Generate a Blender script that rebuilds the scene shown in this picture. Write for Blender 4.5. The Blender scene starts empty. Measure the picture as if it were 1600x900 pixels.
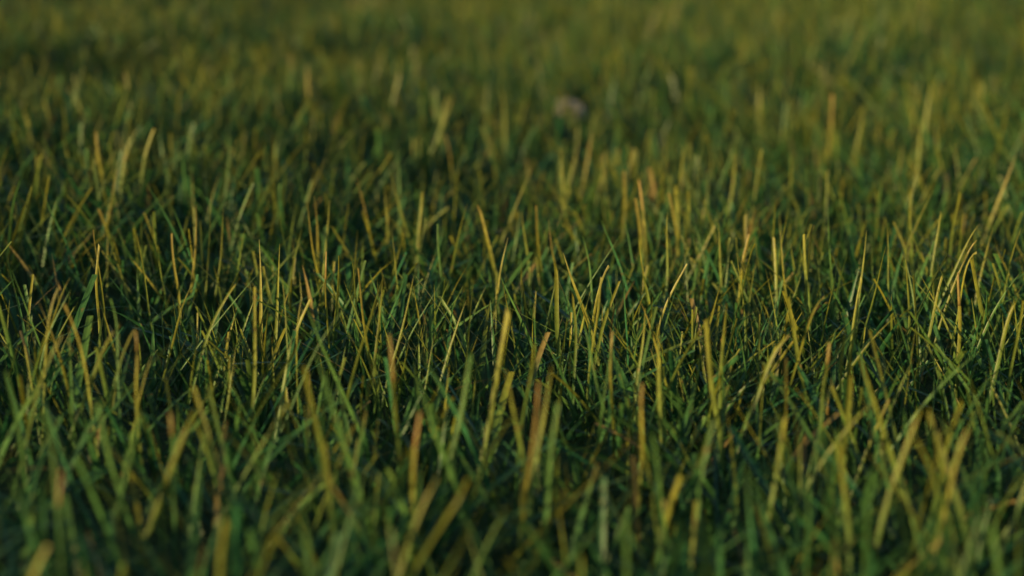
import bpy, math, random
import numpy as np
from mathutils import Vector

# ------------------------------------------------------------------ camera, sky, sun, exposure
scene = bpy.context.scene
COL = scene.collection
CAM_H, PITCH, FOCAL = 0.475, math.radians(12.5), 70.0
FOCUS_Y = 1.63
cam = bpy.data.cameras.new("camera")
cam_obj = bpy.data.objects.new("camera", cam); COL.objects.link(cam_obj)
cam_obj.location = (0, 0, CAM_H)
cam_obj.rotation_euler = (math.radians(90) - PITCH, 0, 0)
cam.lens, cam.sensor_width = FOCAL, 36.0
cam.clip_start, cam.clip_end = 0.02, 2000
cam.dof.use_dof = True
cam.dof.focus_distance = FOCUS_Y / math.cos(PITCH) * 1.0
cam.dof.aperture_fstop = 3.5
cam.dof.aperture_blades = 0
scene.camera = cam_obj

SUN_EL, SUN_AZ = math.radians(8.4), math.radians(42)     # the light travels to +y and towards +x
world = bpy.data.worlds.new("World"); scene.world = world; world.use_nodes = True
nt = world.node_tree
sky = nt.nodes.new("ShaderNodeTexSky"); sky.sky_type = 'NISHITA'; sky.sun_disc = False
sky.sun_elevation = SUN_EL
# the sun stands at (-sin az, -cos az): sun_rotation runs clockwise from +y
sky.sun_rotation = math.radians(180) + SUN_AZ
sky.altitude = 100; sky.air_density = 1.0; sky.dust_density = 1.0; sky.ozone_density = 1.5
bg = nt.nodes["Background"]; bg.inputs["Strength"].default_value = 0.088
nt.links.new(sky.outputs[0], bg.inputs[0])

sun = bpy.data.lights.new("sun", 'SUN'); sun.energy = 5.0; sun.angle = math.radians(0.53)
sun.color = (1.0, 0.70, 0.31)
sun_obj = bpy.data.objects.new("sun", sun); COL.objects.link(sun_obj)
light_dir = Vector((math.sin(SUN_AZ) * math.cos(SUN_EL), math.cos(SUN_AZ) * math.cos(SUN_EL), -math.sin(SUN_EL)))
sun_obj.rotation_euler = light_dir.to_track_quat('-Z', 'Y').to_euler()

vs = scene.view_settings
vs.view_transform, vs.look, vs.gamma, vs.exposure = 'Standard', 'None', 1.0, 0.8
vs.use_curve_mapping = False
scene.cycles.max_bounces = 8
scene.cycles.diffuse_bounces = 4
scene.cycles.transmission_bounces = 4
scene.cycles.use_denoising = True

rng = np.random.default_rng(11)
random.seed(5)


# ------------------------------------------------------------------ terrain
def terrain(x, y):
    x, y = np.asarray(x, float), np.asarray(y, float)
    z = 0.010 * np.sin(x * 2.3 + 0.6) * np.sin(y * 1.9 + 0.4) + 0.007 * np.sin(x * 5.1 - y * 3.7 + 1.0)
    # shallow swale added to dim the left and brighten the right: one bank tilts from the sun, the other towards it
    q = np.clip(x, -2.5, 2.5)
    z = z + .095 * .15 * np.log1p(np.exp(-(q + .08) / .15)) + .045 * .2 * np.log1p(np.exp((q - .1) / .2))
    far = np.clip((np.hypot(x, y) - 12) / 60, 0, 1)
    return z + far * 0.25 * np.sin(x * 0.043 + 1.1) * np.sin(y * 0.037)


# ------------------------------------------------------------------ pixel -> ray (photograph 1600 x 900)
TW = 18.0 / FOCAL
CP, SP = math.cos(PITCH), math.sin(PITCH)
def ray(u, v):
    a, b = (u / 800.0 - 1) * TW, (450.0 - v) / 800.0 * TW
    return np.array([a, CP + b * SP, -SP + b * CP])
def at_height(u, v, z):
    r = ray(u, v); return np.array([0, 0, CAM_H]) + r * ((z - CAM_H) / r[2])
def at_depth(u, v, y):
    r = ray(u, v); return np.array([0, 0, CAM_H]) + r * (y / r[1])


# ------------------------------------------------------------------ materials
def leaf_material(name, trans=0.35, rough=0.42):
    m = bpy.data.materials.new(name); m.use_nodes = True
    n, l = m.node_tree.nodes, m.node_tree.links
    out, pr = n["Material Output"], n["Principled BSDF"]
    at = n.new("ShaderNodeAttribute"); at.attribute_name = "col"
    tc = n.new("ShaderNodeTexCoord")
    no = n.new("ShaderNodeTexNoise"); no.inputs["Scale"].default_value = 160; no.inputs["Detail"].default_value = 3
    l.new(tc.outputs["Object"], no.inputs["Vector"])
    mr = n.new("ShaderNodeMapRange")
    mr.inputs["From Min"].default_value, mr.inputs["From Max"].default_value = 0.3, 0.7
    mr.inputs["To Min"].default_value, mr.inputs["To Max"].default_value = 0.72, 1.28
    l.new(no.outputs["Fac"], mr.inputs["Value"])
    # ribs along the blade, then small brown blemishes
    sx = n.new("ShaderNodeSeparateXYZ"); l.new(tc.outputs["Object"], sx.inputs[0])
    cx = n.new("ShaderNodeCombineXYZ")
    a6 = n.new("ShaderNodeMath"); a6.operation = 'MULTIPLY'; a6.inputs[1].default_value = 9.0
    z6 = n.new("ShaderNodeMath"); z6.operation = 'MULTIPLY'; z6.inputs[1].default_value = 30.0
    l.new(at.outputs["Alpha"], a6.inputs[0]); l.new(sx.outputs["Z"], z6.inputs[0])
    l.new(a6.outputs[0], cx.inputs[0]); l.new(z6.outputs[0], cx.inputs[1])
    nr = n.new("ShaderNodeTexNoise"); nr.inputs["Scale"].default_value = 1.0; nr.inputs["Detail"].default_value = 1
    l.new(cx.outputs[0], nr.inputs["Vector"])
    rr = n.new("ShaderNodeMapRange")
    rr.inputs["From Min"].default_value, rr.inputs["From Max"].default_value = 0.3, 0.7
    rr.inputs["To Min"].default_value, rr.inputs["To Max"].default_value = 0.70, 1.30
    l.new(nr.outputs["Fac"], rr.inputs["Value"])
    pm = n.new("ShaderNodeMath"); pm.operation = 'MULTIPLY'; l.new(mr.outputs[0], pm.inputs[0]); l.new(rr.outputs[0], pm.inputs[1])
    ms = n.new("ShaderNodeVectorMath"); ms.operation = 'SCALE'
    l.new(at.outputs["Color"], ms.inputs[0]); l.new(pm.outputs[0], ms.inputs["Scale"])
    nb = n.new("ShaderNodeTexNoise"); nb.inputs["Scale"].default_value = 120; nb.inputs["Detail"].default_value = 4
    l.new(tc.outputs["Object"], nb.inputs["Vector"])
    br = n.new("ShaderNodeMapRange")
    br.inputs["From Min"].default_value, br.inputs["From Max"].default_value = 0.64, 0.72
    br.inputs["To Max"].default_value = 0.6
    l.new(nb.outputs["Fac"], br.inputs["Value"])
    mc = n.new("ShaderNodeMix"); mc.data_type = 'RGBA'
    mc.inputs[7].default_value = (.16, .10, .035, 1)
    l.new(br.outputs[0], mc.inputs[0]); l.new(ms.outputs[0], mc.inputs[6])
    mx = n.new("ShaderNodeVectorMath"); mx.operation = 'SCALE'; mx.inputs["Scale"].default_value = 1.0
    l.new(mc.outputs[2], mx.inputs[0])
    l.new(mx.outputs[0], pr.inputs["Base Color"])
    pr.inputs["Roughness"].default_value = rough
    pr.inputs["Specular IOR Level"].default_value = 0.35
    bp = n.new("ShaderNodeBump"); bp.inputs["Strength"].default_value = 0.25; bp.inputs["Distance"].default_value = 0.0006
    n2 = n.new("ShaderNodeTexNoise"); n2.inputs["Scale"].default_value = 700
    l.new(tc.outputs["Object"], n2.inputs["Vector"]); l.new(n2.outputs["Fac"], bp.inputs["Height"])
    l.new(bp.outputs[0], pr.inputs["Normal"])
    tr = n.new("ShaderNodeBsdfTranslucent"); l.new(mx.outputs[0], tr.inputs["Color"])
    mix = n.new("ShaderNodeMixShader"); mix.inputs[0].default_value = trans
    l.new(pr.outputs[0], mix.inputs[1]); l.new(tr.outputs[0], mix.inputs[2])
    l.new(mix.outputs[0], out.inputs["Surface"])
    return m
GRASS = leaf_material("grass_leaf", .36)
DRY = leaf_material("dry_straw", 0.18, 0.5)

def soil_material():
    m = bpy.data.materials.new("mossy_soil"); m.use_nodes = True
    n, l = m.node_tree.nodes, m.node_tree.links; pr = n["Principled BSDF"]
    tc = n.new("ShaderNodeTexCoord")
    no = n.new("ShaderNodeTexNoise"); no.inputs["Scale"].default_value = 9; no.inputs["Detail"].default_value = 8
    l.new(tc.outputs["Object"], no.inputs["Vector"])
    cr = n.new("ShaderNodeValToRGB")
    cr.color_ramp.elements[0].position, cr.color_ramp.elements[1].position = 0.3, 0.7
    cr.color_ramp.elements[0].color = (0.030, 0.045, 0.018, 1)
    cr.color_ramp.elements[1].color = (0.050, 0.090, 0.030, 1)
    l.new(no.outputs["Fac"], cr.inputs[0]); l.new(cr.outputs[0], pr.inputs["Base Color"])
    pr.inputs["Roughness"].default_value = 0.95; pr.inputs["Specular IOR Level"].default_value = 0.1
    bp = n.new("ShaderNodeBump"); bp.inputs["Distance"].default_value = 0.01
    n2 = n.new("ShaderNodeTexNoise"); n2.inputs["Scale"].default_value = 60; n2.inputs["Detail"].default_value = 6
    l.new(tc.outputs["Object"], n2.inputs["Vector"]); l.new(n2.outputs["Fac"], bp.inputs["Height"]); l.new(bp.outputs[0], pr.inputs["Normal"])
    return m
SOIL = soil_material()

def stone_material():
    m = bpy.data.materials.new("pale_stone"); m.use_nodes = True
    n, l = m.node_tree.nodes, m.node_tree.links; pr = n["Principled BSDF"]
    tc = n.new("ShaderNodeTexCoord")
    no = n.new("ShaderNodeTexNoise"); no.inputs["Scale"].default_value = 70; no.inputs["Detail"].default_value = 6
    l.new(tc.outputs["Object"], no.inputs["Vector"])
    cr = n.new("ShaderNodeValToRGB")
    cr.color_ramp.elements[0].color = (0.20, 0.18, 0.16, 1); cr.color_ramp.elements[1].color = (0.34, 0.31, 0.28, 1)
    l.new(no.outputs["Fac"], cr.inputs[0]); l.new(cr.outputs[0], pr.inputs["Base Color"])
    pr.inputs["Roughness"].default_value = 0.85
    bp = n.new("ShaderNodeBump"); bp.inputs["Distance"].default_value = 0.003
    l.new(no.outputs["Fac"], bp.inputs["Height"]); l.new(bp.outputs[0], pr.inputs["Normal"])
    return m
STONE = stone_material()


# ------------------------------------------------------------------ ground: one sheet out to the horizon
def ground():
    c = np.concatenate([np.linspace(0, 10, 101), np.geomspace(10.5, 900, 34)])
    ax = np.concatenate([-c[:0:-1], c]); n = len(ax)
    X, Y = np.meshgrid(ax, ax + 3.0)
    V = np.stack([X.ravel(), Y.ravel(), terrain(X, Y).ravel()], 1)
    i = np.arange(n - 1)[:, None] * n + np.arange(n - 1)[None]
    F = np.stack([i, i + 1, i + n + 1, i + n], -1).reshape(-1, 4)
    me = bpy.data.meshes.new("ground"); me.from_pydata(V.tolist(), [], F.tolist())
    for p in me.polygons: p.use_smooth = True
    me.materials.append(SOIL)
    o = bpy.data.objects.new("ground", me); COL.objects.link(o)
    o["kind"] = "structure"; o["label"] = "dark mossy soil under the grass"
    return o
ground()


# ------------------------------------------------------------------ a mesh of many blades, from arrays
def lerp(a, b, t): return a + (b - a) * t
DARK, MID, YEL = np.array([.020, .092, .034]), np.array([.056, .128, .030]), np.array([.164, .168, .020])  # leaf greens, with shade tone put into DARK and warm sunlight into YEL
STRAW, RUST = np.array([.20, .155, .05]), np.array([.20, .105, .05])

def strip_mesh(name, P, side, nrm, W, colr, three=True, mat=GRASS, cut=None):
    """P (N,S,3) spines, side/nrm (N,3), W (N,S) half widths, colr (N,S,3): one mesh."""
    N, S, _ = P.shape
    L = P - side[:, None] * W[..., None]; R = P + side[:, None] * W[..., None]
    if three:
        fold = W * 0.45
        L = L + nrm[:, None] * fold[..., None]; R = R + nrm[:, None] * fold[..., None]
        V = np.stack([L, P, R], 2); A = 3
        if cut is not None:                                   # a ragged slanting mower cut
            V[:, -1, 0] += cut[0] * np.array([0, 0, 1.]); V[:, -1, 2] += cut[1] * np.array([0, 0, 1.])
        C = np.stack([colr, colr * 1.18, colr], 2)
    else:
        V = np.stack([L, R], 2); A = 2
        C = np.stack([colr, colr], 2)
    base = (np.arange(N)[:, None, None] * S + np.arange(S - 1)[None, :, None]) * A + np.arange(A - 1)[None, None]
    F = np.stack([base, base + 1, base + A + 1, base + A], -1).reshape(-1, 4)
    me = bpy.data.meshes.new(name)
    nv, nf = N * S * A, len(F)
    me.vertices.add(nv); me.vertices.foreach_set("co", V.reshape(-1).astype(np.float32))
    me.loops.add(nf * 4); me.loops.foreach_set("vertex_index", F.reshape(-1).astype(np.int32))
    me.polygons.add(nf); me.polygons.foreach_set("loop_start", np.arange(0, nf * 4, 4, dtype=np.int32))
    me.update(calc_edges=True)
    at = me.color_attributes.new("col", 'FLOAT_COLOR', 'POINT')
    rgba = np.ones((nv, 4), np.float32); rgba[:, :3] = C.reshape(-1, 3)
    rgba[:, 3] = np.tile(np.linspace(0, 1, A), N * S)            # place across the blade, for the veins
    at.data.foreach_set("color", rgba.reshape(-1))
    me.polygons.foreach_set("use_smooth", np.ones(nf, bool))
    me.materials.append(mat); me.validate()
    return me

def scatter_blades(name, xy, H, ldir, lean, arch, W, yel, dry, blunt, S, three):
    N = len(xy)
    t = np.linspace(0, 1, S)[None]
    d = np.stack([np.cos(ldir), np.sin(ldir), np.zeros(N)], 1)
    hor = H[:, None] * (lean[:, None] * t + arch[:, None] * t * t)
    ver = H[:, None] * (t - 0.32 * arch[:, None] * t * t)
    P = np.zeros((N, S, 3)); P[..., :2] = xy[:, None]; P[..., 2] = terrain(xy[:, 0], xy[:, 1])[:, None] - 0.004
    P += d[:, None] * hor[..., None]; P[..., 2] += ver
    yaw = ldir + math.pi / 2 + rng.normal(0, 0.7, N)
    side = np.stack([np.cos(yaw), np.sin(yaw), np.zeros(N)], 1)
    nrm = np.stack([-np.sin(yaw), np.cos(yaw), np.zeros(N)], 1)
    prof = np.where(blunt[:, None], 1 - 0.30 * t ** 2, (1 - t ** 2.4) * 0.97 + 0.03) * (0.7 + 0.3 * np.sin(np.clip(t * 2.2, 0, math.pi / 2)))
    Wt = W[:, None] * prof / 2
    y = np.clip(yel[:, None] * (.30 + .85 * t), 0, 1)[..., None]   # green foot, yellower tip: sunlit tips painted into the colour
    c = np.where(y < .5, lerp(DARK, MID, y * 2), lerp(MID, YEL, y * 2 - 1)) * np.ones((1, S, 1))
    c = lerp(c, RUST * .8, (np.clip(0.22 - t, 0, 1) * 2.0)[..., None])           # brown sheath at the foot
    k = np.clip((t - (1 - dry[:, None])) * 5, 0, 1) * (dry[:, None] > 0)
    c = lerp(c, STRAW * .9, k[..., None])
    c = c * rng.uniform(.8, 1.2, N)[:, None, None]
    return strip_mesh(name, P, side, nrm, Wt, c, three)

# clear hollows in the sward: seen in the photograph as patches of flat dark green
GAPS = [(at_height(u, v, 0.0)[:2], r) for u, v, r in
        [(130, 640, .055), (185, 610, .05), (240, 760, .05), (890, 760, .045), (560, 770, .03), (1490, 600, .03), (480, 330, .06), (1280, 420, .05), (250, 640, .04)]]
STONE_XY = at_height(892, 184, 0.03)[:2]

def sward(name, area_fn, bounds, density, S, three, tall):
    x0, x1, y0, y1 = bounds
    n = int((x1 - x0) * (y1 - y0) * density)
    nt = max(1, n // 7)
    tx, ty = rng.uniform(x0, x1, nt), rng.uniform(y0, y1, nt)
    idx = rng.integers(0, nt, n)
    sp = rng.normal(0, 0.013, (n, 2))
    loose = rng.random(n) < .35
    x = np.where(loose, rng.uniform(x0, x1, n), tx[idx] + sp[:, 0]); y = np.where(loose, rng.uniform(y0, y1, n), ty[idx] + sp[:, 1])
    keep = area_fn(x, y)
    for g, r in GAPS: keep &= (np.hypot(x - g[0], y - g[1]) > r * rng.uniform(.7, 1.2, n)) | (rng.random(n) < .12)
    if tall:                                                      # thicker and thinner stands
        dn = .5 + .5 * np.sin(x * 9.1 + 2.1 * np.sin(y * 6.3) + .7) * np.sin(y * 7.7 + 1.9 * np.sin(x * 5.2))
        keep &= rng.random(n) < .34 + .66 * dn
    if tall: keep &= (y > 1.45) | (rng.random(n) < np.clip((y - .6) / .95, .2, 1) * .75)
    # a blade never grows through the stone, and the ones before it stay short
    keep &= ~((np.abs(x - STONE_XY[0]) < .04) & (y > STONE_XY[1] - .11) & (y < STONE_XY[1] + .035) & (rng.random(n) < .9))
    x, y, idx = x[keep], y[keep], idx[keep]; n = len(x)
    # height drifts over the lawn in patches
    patch = 0.5 + 0.5 * np.sin(x * 7.3 + 1.3 * np.sin(y * 4.1)) * np.sin(y * 5.7 + 1.7 * np.sin(x * 3.3))
    th = rng.random(nt)[idx]
    if tall:
        H = rng.uniform(.080, .126, n) * (.70 + .36 * patch + .12 * th)
        lean = np.abs(rng.normal(0, .42, n)); arch = np.abs(rng.normal(0, .18, n))
        W = rng.uniform(.0014, .0038, n); yel = rng.normal(.80, .2, n)  # tall layer yellower, its sunlit look put into the colour
        dry = np.where(rng.random(n) < .07, rng.uniform(.03, .25, n), 0); blunt = rng.random(n) < .3
    else:
        H = rng.uniform(.045, .105, n) * (.75 + .3 * patch + .15 * th)
        lean = np.abs(rng.normal(0, .5, n)); arch = np.abs(rng.normal(.3, .4, n))
        W = rng.uniform(.0036, .0074, n); yel = rng.normal(.26, .2, n)  # low layer darker green, its shade put into the colour
        dry = np.where(rng.random(n) < .05, rng.uniform(.1, .9, n), 0); blunt = rng.random(n) < .3
    ldir = rng.uniform(0, 2 * math.pi, n)
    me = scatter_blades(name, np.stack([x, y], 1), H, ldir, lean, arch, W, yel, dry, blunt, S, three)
    return me

def in_view(x, y, m=0.12): return (np.abs(x) < TW * 1.08 * y + m) & (y > .66)
def near_zone(x, y): return in_view(x, y) & (y < 3.0)
def outer_zone(x, y):
    return (np.abs(x) < .36 * np.maximum(y, 0) + 1.5) & ~near_zone(x, y) & ~((np.hypot(x, y) < .28)) & (y > -1.2)

meshes = [
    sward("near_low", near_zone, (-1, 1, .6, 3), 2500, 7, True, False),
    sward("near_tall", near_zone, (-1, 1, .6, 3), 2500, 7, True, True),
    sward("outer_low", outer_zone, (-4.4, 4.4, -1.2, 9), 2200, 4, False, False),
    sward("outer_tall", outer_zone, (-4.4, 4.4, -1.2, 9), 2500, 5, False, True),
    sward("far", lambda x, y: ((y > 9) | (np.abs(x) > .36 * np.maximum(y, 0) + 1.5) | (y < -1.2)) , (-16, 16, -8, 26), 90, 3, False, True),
]
def join(meshes, name):
    import bmesh
    bm = bmesh.new()
    for m in meshes: bm.from_mesh(m)
    me = bpy.data.meshes.new(name); bm.to_mesh(me); bm.free()
    me.materials.append(GRASS)
    return me
grass = bpy.data.objects.new("grass", join(meshes, "grass")); COL.objects.link(grass)
grass["kind"] = "stuff"; grass["label"] = "dense green lawn grass filling the whole field"; grass["category"] = "grass"


# ------------------------------------------------------------------ blades and tufts one can pick out in the photograph
LOOKS = {  # colour along the blade from foot to tip, leaf colour with shaded foot and sunlit tip painted in
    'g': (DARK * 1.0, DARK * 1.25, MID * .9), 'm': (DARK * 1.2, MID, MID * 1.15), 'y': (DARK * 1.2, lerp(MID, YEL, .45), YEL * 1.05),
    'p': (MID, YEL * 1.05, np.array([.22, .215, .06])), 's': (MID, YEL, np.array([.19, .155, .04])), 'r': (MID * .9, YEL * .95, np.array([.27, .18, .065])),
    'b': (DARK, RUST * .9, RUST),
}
hr = np.random.default_rng(4)

def blade_mesh(name, tip_px, low_px, wpx, look, tip='p', ztip=None, origin=None, S=12, toward=0.0, splay=None):
    """One blade: its tip and a lower point on it as read off the photograph, put at the distance where a blade of
    that height stands, its foot in the soil below. Coordinates relative to ORIGIN (the foot of the first blade)."""
    z = ztip if ztip is not None else 0.122 + hr.uniform(-.008, .012)
    T = at_height(tip_px[0], tip_px[1], z)
    for _ in range(3):                                            # height is measured from the soil
        zt = z + float(terrain(T[0], T[1])); T = at_height(tip_px[0], tip_px[1], zt)
    B = at_depth(low_px[0], low_px[1], T[1] - toward)
    g0 = float(terrain(B[0], B[1]))
    if B[2] - g0 < .02: B = T + (B - T) * (T[2] - g0 - .02) / max(1e-6, T[2] - B[2])
    d = (B - T); k = min((B[2] - g0) / max(.012, T[2] - B[2]), 1.5)
    R = np.array([B[0] + d[0] * k * .95, B[1] + d[1] * k * .6 + hr.uniform(-.006, .006), 0])
    R[2] = float(terrain(R[0], R[1])) - .006
    c1, c2 = R + .7 * (B - R), B + .15 * (T - B)
    t = np.linspace(0, 1, S)[:, None]
    P = (1 - t) ** 3 * R + 3 * t * (1 - t) ** 2 * c1 + 3 * t * t * (1 - t) * c2 + t ** 3 * T
    wave = np.sin(t * hr.uniform(2, 5) + hr.uniform(0, 6)) * .0022 * np.sin(t * math.pi)
    P = P + wave * np.array([1, .5, 0])
    w = wpx * (.84 if tip_px[1] < 600 else .72) * (.8 if look == 'r' else 1) * (2 * TW * T[1] / 1600.0)
    yaw = hr.normal(0, .5) if splay is None else splay
    side = np.array([[math.cos(yaw), math.sin(yaw), 0]]); nrm = np.array([[-math.sin(yaw), math.cos(yaw), 0]])
    if hr.random() < .5: nrm = -nrm
    tt = t[:, 0]
    if tip == 'p': prof = (1 - tt ** 2.6) * .95 + .05
    elif tip == 'c': prof = 1 - .42 * tt ** 1.6                      # mown, cut square
    else: prof = 1 - .5 * tt ** 3
    prof = prof * (.72 + .28 * np.sin(np.clip(tt * 2.4, 0, math.pi / 2)))
    a, b, c = LOOKS[look]
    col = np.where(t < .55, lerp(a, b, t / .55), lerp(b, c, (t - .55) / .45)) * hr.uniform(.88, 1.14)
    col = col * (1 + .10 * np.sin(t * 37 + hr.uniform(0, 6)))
    if origin is None: origin = R.copy()
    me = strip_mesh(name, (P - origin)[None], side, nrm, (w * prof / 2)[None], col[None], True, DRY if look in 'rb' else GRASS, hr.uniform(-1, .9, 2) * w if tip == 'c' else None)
    return me, origin, P, w

def dry_tip_mesh(P, origin, w, frac, colr):
    """The withered end of a blade, a shrivelled sleeve of straw just outside it."""
    n = max(3, int(round(len(P) * frac)))
    Q = P[-n:]; ring = 6; V, F, C = [], [], []
    for i, p in enumerate(Q):
        f = i / (n - 1); r = w * .5 * (.70 - .38 * f) + .0002
        for j in range(ring):
            a = 2 * math.pi * j / ring
            V.append((p[0] - origin[0] + r * math.cos(a), p[1] - origin[1] + .45 * r * math.sin(a), p[2] - origin[2] + (.0012 if i == n - 1 else 0)))
            C.append((*(np.array(colr) * (.8 + .35 * f)), 1))
    for i in range(n - 1):
        for j in range(ring):
            F.append((i * ring + j, i * ring + (j + 1) % ring, (i + 1) * ring + (j + 1) % ring, (i + 1) * ring + j))
    F.append(tuple((n - 1) * ring + j for j in range(ring))); F.append(tuple(reversed(range(ring))))
    me = bpy.data.meshes.new("dry_tip"); me.from_pydata(V, [], F)
    at = me.color_attributes.new("col", 'FLOAT_COLOR', 'POINT'); at.data.foreach_set("color", np.array(C, np.float32).reshape(-1))
    for p in me.polygons: p.use_smooth = True
    me.materials.append(DRY)
    return me

def link(name, me, parent=None):
    o = bpy.data.objects.new(name, me); COL.objects.link(o)
    if parent: o.parent = parent
    return o
HEROES = []          # (object, tip pixel, look words) of the single blades
def single(row):
    (tx, ty, bx, by, w, look, tip), opt = row[:7], (row[7] if len(row) > 7 else {})
    me, org, P, wm = blade_mesh("grass_blade", (tx, ty), (bx, by), w, look, tip, opt.get('z'), toward=opt.get('tw', 0))
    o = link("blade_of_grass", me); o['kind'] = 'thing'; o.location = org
    if opt.get('dry'): link("dry_tip", dry_tip_mesh(P, org, wm, opt['dry'], STRAW if opt.get('dc') != 'r' else np.array([.23, .14, .06])), o)
    o["category"] = "grass blade"
    if opt.get('label'): o["label"] = opt['label']
    HEROES.append((o, (tx, ty), (bx, by), w, look, tip, opt))
def tuft(label, short, rows):
    org = None; root = bpy.data.objects.new("grass_tuft", None); COL.objects.link(root)
    for r in rows:
        (tx, ty, bx, by, w, look, tip), opt = r[:7], (r[7] if len(r) > 7 else {})
        me, o_, P, wm = blade_mesh("blade", (tx, ty), (bx, by), w, look, tip, opt.get('z'), origin=org, toward=opt.get('tw', 0))
        if org is None: org = o_; root.location = org
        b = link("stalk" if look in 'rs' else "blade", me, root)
        if opt.get('dry'): link("dry_tip", dry_tip_mesh(P, org, wm, opt['dry'], STRAW if opt.get('dc') != 'r' else np.array([.23, .14, .06])), b)
    root["label"], root["category"], root["group"] = label, "grass tuft", "tufts standing out of the lawn"
    LAND.append((short, (sum(r[0] for r in rows) / len(rows), sum(r[1] for r in rows) / len(rows))))
LAND = []

# tufts: several blades that rise from one foot
tuft("trio of pale straw-coloured upright blades above the centre left, in focus", "pale straw trio",
     [(480, 315, 497, 425, 6, 's', 'p'), (491, 306, 500, 410, 6, 's', 'p'), (515, 312, 508, 430, 6, 'y', 'p')])
tuft("two hair-thin tall upright blades side by side, in focus over dark grass", "hair-thin upright pair",
     [(330, 308, 325, 470, 5.5, 'y', 'p', dict(z=.135)), (349, 320, 339, 455, 4, 'y', 'p', dict(z=.13))])
tuft("fan of three tall olive blades, the middle one with an orange foot", "olive fan",
     [(405, 374, 411, 540, 10, 'p', 'p', dict(z=.13)), (437, 381, 425, 560, 9, 'y', 'p', dict(z=.13)), (398, 448, 393, 640, 9, 'y', 'c', dict(z=.13))])
tuft("blurred tall tuft with a salmon-pink stalk, low centre", "salmon-pink stalk",
     [(843, 600, 824, 800, 16, 'r', 'c', dict(z=.135)), (862, 570, 842, 700, 13, 'y', 'p', dict(z=.14)), (872, 630, 856, 740, 13, 'm', 'c')])
tuft("blurred tuft of thick yellow blades forking in a V, low on the bright side", "yellow V tuft",
     [(1342, 552, 1388, 700, 15, 'y', 'p', dict(z=.145)), (1437, 640, 1396, 760, 14, 'y', 'c', dict(z=.135)), (1284, 676, 1303, 780, 12, 'm', 'c'), (1364, 735, 1351, 850, 13, 'm', 'c')])
tuft("bushy sunlit clump of short crossing blades beside the thick yellow V", "bushy sunlit clump",
     [(1450, 640, 1475, 720, 10, 'y', 'c'), (1502, 628, 1470, 720, 11, 'y', 'c'), (1478, 655, 1452, 720, 9, 'p', 'p'), (1525, 640, 1490, 720, 9, 'y', 'p'), (1432, 690, 1462, 740, 10, 'y', 'c'), (1512, 672, 1480, 735, 10, 'p', 'c'), (1545, 660, 1535, 735, 9, 'm', 'p')])
tuft("three short parallel cut blades leaning hard over, sunlit edge of field", "short parallel cut blades",
     [(1537, 379, 1503, 403, 6, 'y', 'c'), (1527, 375, 1495, 400, 5, 's', 'c'), (1526, 393, 1508, 406, 6, 'p', 'c')])
tuft("two yellow upright blades meeting low in a narrow V, right of centre", "narrow yellow V",
     [(1028, 505, 1036, 640, 12, 'y', 'p', dict(z=.13)), (1058, 468, 1036, 560, 9, 'y', 'p', dict(z=.13))])
tuft("spray of four sharp sunlit blades fanning upward, far right, just behind focus", "sharp sunlit spray",
     [(1458, 297, 1400, 425, 6, 'y', 'p', dict(z=.135)), (1437, 252, 1426, 300, 4, 'y', 'p', dict(z=.14)), (1393, 263, 1420, 335, 5, 'm', 'p', dict(z=.14)), (1423, 295, 1422, 370, 9, 'y', 'p', dict(z=.13))])
tuft("twin-tipped blade pair with bright edges beside the white-edged blade", "twin-tipped pair",
     [(951, 414, 932, 462, 6, 'p', 'c'), (940, 434, 930, 466, 5, 'p', 'c'), (969, 368, 900, 480, 4.5, 'm', 'p')])
tuft("short pale forked tuft leaning over the dark hollow, far left", "pale forked tuft",
     [(110, 434, 74, 492, 6, 'p', 'c'), (91, 450, 76, 492, 5, 'p', 'c'), (111, 452, 80, 496, 5, 'm', 'p')])
tuft("large blurred pair of olive blades rising from the bottom edge, right side", "blurred olive pair",
     [(1474, 775, 1430, 900, 22, 'm', 'c', dict(z=.12)), (1492, 800, 1470, 900, 18, 'm', 'c', dict(z=.12))])

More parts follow.
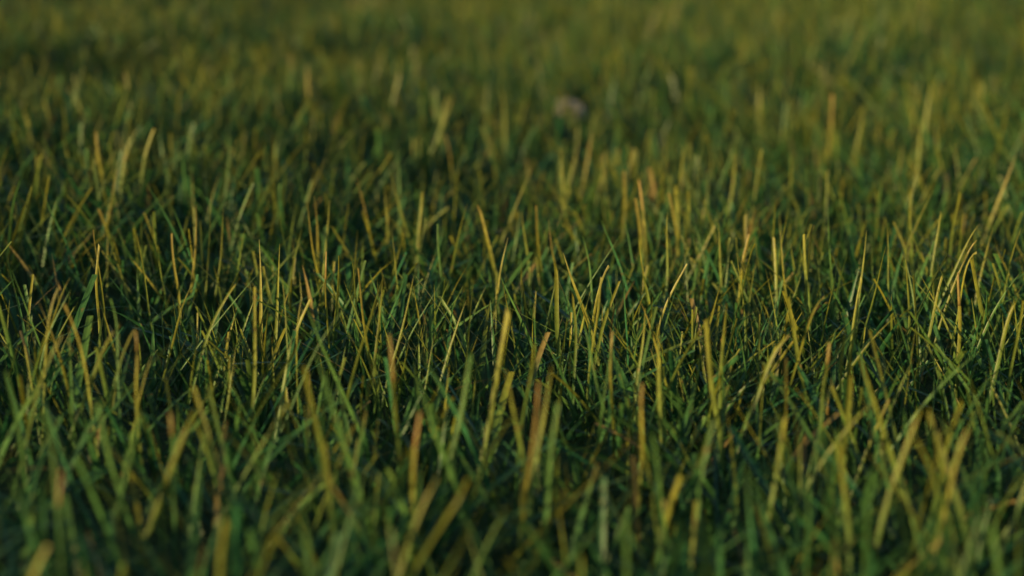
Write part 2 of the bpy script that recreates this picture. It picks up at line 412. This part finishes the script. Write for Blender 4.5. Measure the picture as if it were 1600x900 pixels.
# single blades that can be described on their own
L = lambda short, label, **k: dict(label=label, short=short.replace("olive fan with orange foot", "olive fan"), **k)
rows = [
 (880, 395, 908, 470, 10, 'p', 'p', L("white-edged blade", "bright blade with a glaring white edge, sharp, at the centre of focus", z=.125)),
 (868, 416, 874, 492, 11, 'y', 'c', L("broad two-tone blade", "broad upright blade, grey-green above and yellow below, left of the white-edged blade", z=.125)),
 (1518, 406, 1541, 500, 12, 'y', 'c', L("banded broad blade", "broad yellow blade crossed by dark shadow bands, far right", z=.125)),
 (1497, 428, 1497, 496, 8, 's', 'c', L("glinting stub", "short upright stub with a glinting pale foot, left of the banded blade", dry=.3)),
 (795, 488, 752, 705, 15, 'y', 'c', L("tall centre stalk", "tall thick yellow blade slanting across the lower centre, soft focus", z=.145)),
 (490, 540, 590, 850, 24, 'm', 'p', L("long left-tilting blade", "longest blurred blade, tilting left from the bottom edge, olive", z=.15)),
 (834, 255, 778, 395, 5.5, 'y', 'p', L("long diagonal blade", "long thin diagonal blade leaning right above the centre", z=.14)),
 (556, 277, 577, 360, 7, 'r', 'p', L("thin salmon blade", "thin salmon-coloured dry blade, upper left of centre", z=.13)),
 (876, 228, 886, 365, 10, 'y', 'p', L("thick yellow upright", "thick yellow upright blade behind focus, above the white-edged blade", z=.14)),
 (718, 238, 706, 400, 7, 'y', 'p', L("tall olive upright", "tall slightly blurred olive blade with a thicker middle, above the centre", z=.14)),
 (1354, 360, 1345, 465, 6.5, 'y', 'p', L("tall sharp spear", "tall spear-shaped blade in sharp focus, right of centre", z=.13)),
 (1294, 333, 1300, 435, 4.5, 'm', 'p', L("lone needle blade", "lone needle-thin upright blade against a dark hollow, right", z=.13)),
 (1385, 343, 1391, 445, 4, 'y', 'p', L("fine dark-backed blade", "fine upright blade between the tall spear and the sunlit spray", z=.13)),
 (1404, 490, 1338, 552, 7, 'y', 'p', L("low slanting blade", "blade slanting low to the right under the tall spear", z=.11)),
 (1480, 396, 1432, 478, 8, 'y', 'b', L("elbowed blade", "yellow blade bent like an elbow, under the sunlit spray", z=.125)),
 (1529, 550, 1448, 612, 9, 'm', 'p', L("pale green slanting blade", "pale green blade slanting up to the right over a dark hollow", z=.115)),
 (1103, 500, 1120, 650, 12, 'y', 'c', L("stout yellow post", "stout yellow upright blade, right of the narrow V", z=.135)),
 (1136, 474, 1128, 600, 11, 'y', 'p', L("wide upright leaf", "wide upright yellow leaf just behind the stout yellow blade", z=.13)),
 (609, 525, 628, 690, 11, 'y', 'c', L("spotted upright stem", "upright yellow stem with a pale joint, left of centre", z=.14, dry=.16)),
 (597, 440, 545, 622, 9, 'y', 'p', L("tall crossing blade", "tall yellow blade leaning right behind the spotted stem", z=.14)),
 (480, 512, 402, 648, 9, 'y', 'c', L("crossing slanted blade", "yellow blade slanting right across the olive fan", z=.13)),
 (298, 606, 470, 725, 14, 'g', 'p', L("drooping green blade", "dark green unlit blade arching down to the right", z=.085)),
 (304, 640, 232, 812, 14, 'y', 'c', L("leaning blurred blade", "blurred yellow blade leaning right over the lower left hollow", z=.125)),
 (433, 818, 395, 915, 20, 'y', 'c', L("cut blurred blade", "thick blurred blade with a square cut end, bottom left", z=.115)),
 (353, 818, 338, 905, 14, 'y', 'c', L("slim blurred blade", "slim blurred yellow blade beside the thick square-cut one", z=.115)),
 (75, 852, 42, 920, 18, 'y', 'c', L("corner blade", "blurred blade stump in the bottom left corner", z=.11)),
 (96, 738, 92, 850, 9, 'm', 'c', L("orange-tipped blade", "blurred blade with an orange dry tip, lower left", dry=.2, dc='r', z=.12)),
 (1002, 672, 850, 822, 14, 's', 'p', L("long low tan blade", "long tan blade leaning far right, low centre, blurred", z=.125)),
 (998, 750, 862, 900, 18, 'm', 'p', L("long low olive blade", "long blurred olive blade under the tan leaning one", z=.12)),
 (733, 752, 652, 885, 17, 'y', 'c', L("thick leaning blade", "thick blurred blade leaning right at the bottom centre", z=.12)),
 (682, 746, 632, 860, 13, 'y', 'c', L("slimmer parallel blade", "narrower blurred blade parallel to the thick leaning one", z=.12)),
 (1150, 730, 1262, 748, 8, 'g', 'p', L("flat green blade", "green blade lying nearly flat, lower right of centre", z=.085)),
 (188, 506, 142, 562, 8, 'y', 'c', L("cut blade over the hollow", "cut yellow blade leaning right over the dark green hollow, left", z=.12)),
 (213, 510, 188, 548, 5.5, 'p', 'c', L("small pale blade", "small pale blade parallel to the cut one over the hollow", z=.115)),
 (1300, 148, 1296, 205, 8, 'r', 'c', L("far tan stalk", "blurred tan dry stalk standing alone, upper right", z=.14)),
 (540, 148, 521, 232, 9, 'y', 'p', L("far slanted blade", "blurred slanted blade, upper left of centre", z=.14)),
 (709, 148, 686, 202, 9, 'y', 'p', L("far leaning blade", "thick blurred blade leaning right, above the tall olive upright", z=.135)),
 (696, 210, 706, 262, 8, 'r', 'c', L("pink-tipped blade", "blurred blade with a pink tip, above centre", z=.125)),
 (1556, 242, 1565, 330, 9, 's', 'p', L("straw blade", "blurred straw-coloured leaning blade near the right edge", z=.13)),
]
rows[-1] = (1588, 240, 1556, 325, 8, 's', 'p', L("straw blade", "blurred straw-coloured blade leaning right near the far right edge", z=.13))
# more blades, described by their neighbours
rows += [
 (307, 320, 300, 450, 6, 's', 'p'), (305, 437, 274, 492, 5, 'p', 'p'), (374, 436, 332, 492, 6, 'y', 'c'), (401, 430, 330, 505, 4.5, 'm', 'p'),
 (62, 240, 34, 355, 7, 'y', 'p', dict(z=.14)), (188, 250, 167, 335, 6, 's', 'p'), (36, 272, 18, 330, 7, 'm', 'c'), (213, 368, 233, 470, 5, 'y', 'p'), (268, 365, 275, 450, 6, 's', 'c'),
 (12, 405, 31, 505, 6, 'm', 'p'), (18, 422, 95, 600, 9, 'm', 'p'), (100, 475, 124, 538, 7, 's', 'c'), (97, 524, 55, 600, 7, 'y', 'c'), (60, 470, 100, 580, 8, 's', 'p'), (155, 383, 153, 442, 6, 'p', 'c'),
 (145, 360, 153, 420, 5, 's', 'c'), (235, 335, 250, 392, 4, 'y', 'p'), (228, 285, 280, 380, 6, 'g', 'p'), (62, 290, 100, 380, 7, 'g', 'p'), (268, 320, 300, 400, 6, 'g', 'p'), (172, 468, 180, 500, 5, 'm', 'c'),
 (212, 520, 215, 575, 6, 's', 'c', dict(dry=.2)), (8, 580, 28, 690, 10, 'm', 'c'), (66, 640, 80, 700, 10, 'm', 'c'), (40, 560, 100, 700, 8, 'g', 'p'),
 (600, 288, 613, 400, 5.5, 'y', 'p', dict(z=.13)), (609, 265, 641, 375, 6, 'y', 'p', dict(z=.135)), (659, 297, 651, 380, 4.5, 'm', 'p'), (622, 245, 625, 320, 7, 'm', 'p', dict(z=.135)), (660, 300, 655, 400, 7, 'y', 'c'),
 (747, 320, 766, 365, 8, 's', 'c'), (794, 371, 775, 455, 6, 'p', 'p'), (857, 342, 867, 405, 5, 'r', 'p'), (741, 430, 723, 562, 5, 'y', 'p', dict(z=.13)), (647, 428, 614, 562, 6, 'y', 'p', dict(z=.13)),
 (781, 430, 818, 508, 9, 'm', 'p'), (998, 374, 1010, 462, 7, 'y', 'p'), (1043, 332, 1040, 405, 6, 'y', 'p', dict(z=.13)), (1074, 413, 1040, 472, 6, 'p', 'c'), (1046, 400, 1010, 525, 5, 'm', 'p'),
 (977, 418, 978, 500, 7, 'g', 'p'), (998, 281, 1006, 365, 7, 'r', 'c'), (837, 320, 843, 368, 7, 's', 'c'), (730, 318, 704, 412, 6, 'y', 'p', dict(z=.13)), (690, 440, 622, 560, 5, 'm', 'p'),
 (640, 505, 620, 530, 4.5, 'p', 'p'), (560, 420, 575, 520, 6, 's', 'c'), (598, 430, 590, 560, 7, 'y', 'p'), (612, 360, 628, 480, 5, 'y', 'p'), (570, 370, 545, 440, 5, 'y', 'p'), (684, 350, 686, 430, 6, 'm', 'c'),
 (510, 395, 512, 485, 6, 's', 'c', dict(dry=.25)), (530, 400, 526, 500, 6, 'y', 'c'), (548, 400, 557, 435, 5, 'y', 'p'), (540, 480, 480, 560, 5, 'm', 'p'), (440, 430, 450, 505, 4, 'y', 'p'), (472, 460, 468, 490, 4, 'p', 'p'),
 (478, 478, 540, 620, 12, 'm', 'p', dict(z=.135)), (475, 572, 497, 700, 12, 'y', 'b', dict(z=.135)), (512, 590, 500, 690, 10, 'm', 'c'), (585, 560, 560, 660, 9, 'y', 'c'),
 (653, 592, 702, 720, 15, 'm', 'p', dict(z=.13)), (735, 556, 704, 725, 13, 'm', 'c', dict(z=.135)), (790, 578, 810, 645, 10, 'y', 'p', dict(z=.13)), (808, 640, 758, 706, 10, 'y', 'c', dict(z=.12)), (836, 540, 823, 600, 9, 'y', 'c', dict(z=.125)),
 (660, 560, 715, 625, 12, 'g', 'p'), (656, 648, 650, 710, 11, 's', 'c', dict(z=.12, dry=.3, dc='r')), (640, 700, 600, 790, 16, 'y', 'c', dict(z=.12)), (690, 640, 712, 740, 14, 'm', 'c', dict(z=.12)),
 (471, 806, 492, 890, 16, 'm', 'c', dict(z=.115)), (151, 632, 182, 735, 12, 'm', 'c', dict(z=.12)), (222, 650, 194, 700, 9, 'm', 'c', dict(z=.115)), (266, 648, 267, 712, 11, 'm', 'c', dict(z=.115, dry=.15)), (18, 750, 50, 850, 14, 'g', 'c', dict(z=.11)),
 (700, 150, 690, 190, 8, 'y', 'p'), (310, 640, 330, 700, 10, 'm', 'p'), (60, 755, 50, 830, 12, 'm', 'c'),
 (893, 300, 860, 380, 5, 'm', 'p'), (815, 330, 822, 400, 5, 'y', 'p'), (905, 215, 888, 300, 7, 'y', 'p', dict(z=.13)), (925, 205, 910, 285, 7, 'r', 'p', dict(z=.13)), (948, 230, 935, 290, 7, 'y', 'p', dict(z=.13)), (950, 255, 900, 330, 7, 'm', 'p'),
 (975, 265, 973, 300, 8, 's', 'c'), (992, 312, 1000, 375, 8, 's', 'c'), (1068, 228, 1062, 330, 10, 'y', 'p', dict(z=.135)), (1055, 290, 1057, 370, 9, 'y', 'c'), (1075, 300, 1074, 350, 6, 'y', 'c'), (1045, 300, 1055, 360, 6, 's', 'c'),
 (975, 340, 995, 430, 6, 'g', 'p'), (938, 342, 965, 395, 6, 'g', 'p'), (910, 368, 922, 420, 5, 'm', 'p'), (920, 450, 895, 500, 4, 'm', 'p'), (895, 460, 896, 500, 6, 'y', 'c'), (968, 440, 940, 515, 8, 'y', 'c'),
 (905, 480, 938, 600, 8, 'm', 'p'), (957, 520, 957, 600, 7, 's', 'c', dict(dry=.25)), (960, 520, 938, 670, 7, 'm', 'p', dict(z=.125)), (1004, 602, 1000, 675, 10, 's', 'c', dict(z=.12, dry=.2)), (1018, 676, 1038, 792, 13, 'm', 'c', dict(z=.12)),
 (890, 766, 842, 822, 15, 'y', 'c', dict(z=.115)), (978, 810, 972, 880, 14, 'm', 'c', dict(z=.11)), (1114, 655, 1094, 765, 12, 'm', 'c', dict(z=.12)), (1008, 480, 1000, 560, 7, 'y', 'p'), (1114, 490, 1064, 562, 8, 'y', 'c'), (1000, 470, 1030, 540, 6, 's', 'p'),
 (1100, 314, 1126, 402, 5, 'y', 'p'), (1138, 315, 1118, 400, 5, 'm', 'p'), (1213, 311, 1208, 395, 7, 'y', 'p', dict(z=.13)), (1232, 325, 1222, 390, 6, 'y', 'p'), (1256, 366, 1263, 425, 8, 'y', 'c'), (1272, 355, 1264, 380, 8, 's', 'c'),
 (1266, 340, 1248, 360, 8, 's', 'c'), (1384, 385, 1361, 465, 5, 'y', 'p'), (1596, 355, 1572, 425, 6, 'y', 'p'), (1346, 434, 1320, 565, 6, 'y', 'c', dict(z=.125)), (1340, 468, 1331, 545, 10, 'p', 'c', dict(z=.125)), (1230, 468, 1252, 565, 10, 'y', 'c', dict(z=.125)),
 (1232, 524, 1190, 562, 11, 'y', 'c', dict(z=.12)), (1287, 462, 1254, 492, 6, 'p', 'c'), (1151, 394, 1160, 492, 4.5, 'y', 'p'), (1171, 365, 1158, 430, 7, 's', 'c'), (1218, 359, 1227, 412, 5, 'p', 'p'), (1180, 380, 1160, 420, 6, 'y', 'c'), (1122, 345, 1130, 440, 7, 'y', 'p'),
 (1385, 455, 1412, 492, 8, 'm', 'c'), (1590, 465, 1565, 520, 9, 'y', 'c', dict(z=.12)), (1598, 470, 1586, 540, 8, 'y', 'c', dict(z=.12)), (1415, 390, 1418, 500, 6, 'y', 'p', dict(z=.125)), (1428, 430, 1432, 550, 9, 'y', 'c', dict(z=.125)), (1472, 430, 1450, 520, 8, 'y', 'c'),
 (1468, 437, 1420, 500, 5, 'm', 'p'), (1505, 325, 1497, 365, 7, 'y', 'p'), (1500, 300, 1490, 350, 8, 'y', 'c', dict(z=.13)), (1470, 330, 1462, 380, 8, 'y', 'p'), (1530, 350, 1490, 400, 6, 'y', 'p'), (1595, 425, 1550, 485, 7, 'm', 'p'),
 (1227, 558, 1222, 640, 10, 's', 'c', dict(z=.12)), (1228, 650, 1212, 700, 12, 'y', 'c', dict(z=.115)), (1296, 538, 1291, 600, 10, 'y', 'p', dict(z=.12, dry=.15)), (1320, 516, 1315, 570, 10, 'y', 'b', dict(z=.12)), (1329, 588, 1325, 660, 12, 'y', 'c', dict(z=.12)), (1373, 622, 1300, 676, 10, 'y', 'p', dict(z=.12)),
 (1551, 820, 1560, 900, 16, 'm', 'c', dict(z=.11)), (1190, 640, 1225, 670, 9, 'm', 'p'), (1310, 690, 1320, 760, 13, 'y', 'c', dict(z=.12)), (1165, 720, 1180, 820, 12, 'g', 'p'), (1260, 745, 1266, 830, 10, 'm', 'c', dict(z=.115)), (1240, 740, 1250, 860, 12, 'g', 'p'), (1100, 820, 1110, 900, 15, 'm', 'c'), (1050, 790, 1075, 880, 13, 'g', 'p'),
 (1440, 180, 1434, 235, 9, 'y', 'p', dict(z=.13)), (1455, 130, 1448, 190, 9, 'y', 'p', dict(z=.13)), (1575, 160, 1560, 230, 10, 'y', 'p', dict(z=.13)), (1237, 235, 1236, 290, 7, 'y', 'p', dict(z=.13)), (1150, 240, 1140, 310, 8, 'y', 'p', dict(z=.13)), (1530, 255, 1522, 320, 9, 'y', 'p', dict(z=.13)), (1350, 170, 1340, 240, 9, 'y', 'p'),
 (150, 205, 155, 250, 8, 's', 'c'), (240, 200, 226, 240, 8, 'y', 'c', dict(z=.13)), (205, 205, 195, 250, 7, 'y', 'p'), (360, 215, 350, 290, 7, 'm', 'p', dict(z=.13)), (295, 190, 300, 260, 7, 'm', 'p'), (480, 100, 484, 150, 9, 'r', 'p', dict(z=.13)), (785, 140, 790, 230, 9, 'y', 'p', dict(z=.135)), (395, 285, 375, 325, 6, 'm', 'c'),
]
for r in rows: single(r)
for o, tp, bp_, w, look, tip, opt in HEROES:
    if opt.get('short'): LAND.append((opt['short'], tp))

# labels of the other blades: how it looks, and the blade or tuft next to it
WORD = {'g': "dark green", 'm': "olive green", 'y': "yellow-green", 'p': "pale yellow", 's': "straw-coloured", 'r': "tan-pink", 'b': "brown"}
cells = {}
for h in HEROES:
    o, (x, y), (bx, by), w, look, tip, opt = h
    if opt.get('label'): continue
    s, (lx, ly) = min(LAND, key=lambda q: (q[1][0] - x) ** 2 + 1.6 * (q[1][1] - y) ** 2)
    dx, dy = x - lx, y - ly
    rel = ("right of" if dx > 0 else "left of") if abs(dx) > abs(dy) * .9 else ("below" if dy > 0 else "above")
    cells.setdefault((s, rel), []).append((math.hypot(dx, dy), h))
for (s, rel), hs in cells.items():
    hs.sort(key=lambda q: q[0])
    for i, (_, (o, (x, y), (bx, by), w, look, tip, opt)) in enumerate(hs):
        a = (x - bx) / max(1, by - y)
        lean = "leaning right" if a > .25 else "leaning left" if a < -.25 else "upright"
        size = "broad" if w * .5 > 5.5 else "thin" if w <= 5 else "slim"
        end = {'p': "pointed", 'c': "blunt-tipped", 'b': "bent"}[tip]
        order = ["", "second ", "third ", "fourth ", "fifth ", "sixth ", "seventh ", "eighth ", "ninth ", "tenth "][min(i, 9)]
        o["label"] = f"{size} {WORD[look]} {end} blade, {lean}, {order}{'just ' if not order else ''}{'' if not order else 'one '}{rel} the {s}"
for o, *_ in HEROES: o["group"] = "single grass blades standing out of the lawn"

# ------------------------------------------------------------------ the pale stone lying in the blurred far grass
def stone():
    import bmesh
    bm = bmesh.new(); bmesh.ops.create_icosphere(bm, subdivisions=3, radius=1)
    for v in bm.verts:
        p = v.co
        k = 1 + .10 * math.sin(p.x * 3.1 + 1) * math.sin(p.y * 2.7) + .07 * math.sin(p.z * 5 + p.x * 4) + .03 * math.sin(p.x * 11 + p.y * 9)
        v.co = Vector((p.x * .028 * k, p.y * .018 * k, p.z * (.024 if p.z < 0 else .018) * k - .007 * p.x))
    me = bpy.data.meshes.new("stone"); bm.to_mesh(me); bm.free()
    for p in me.polygons: p.use_smooth = True
    me.materials.append(STONE)
    o = link("stone", me); o.location = (STONE_XY[0], STONE_XY[1], float(terrain(*STONE_XY)) + .024)
    o["label"] = "small pale pinkish-grey stone lying among the blurred grass, upper middle"; o["category"] = "stone"
stone()
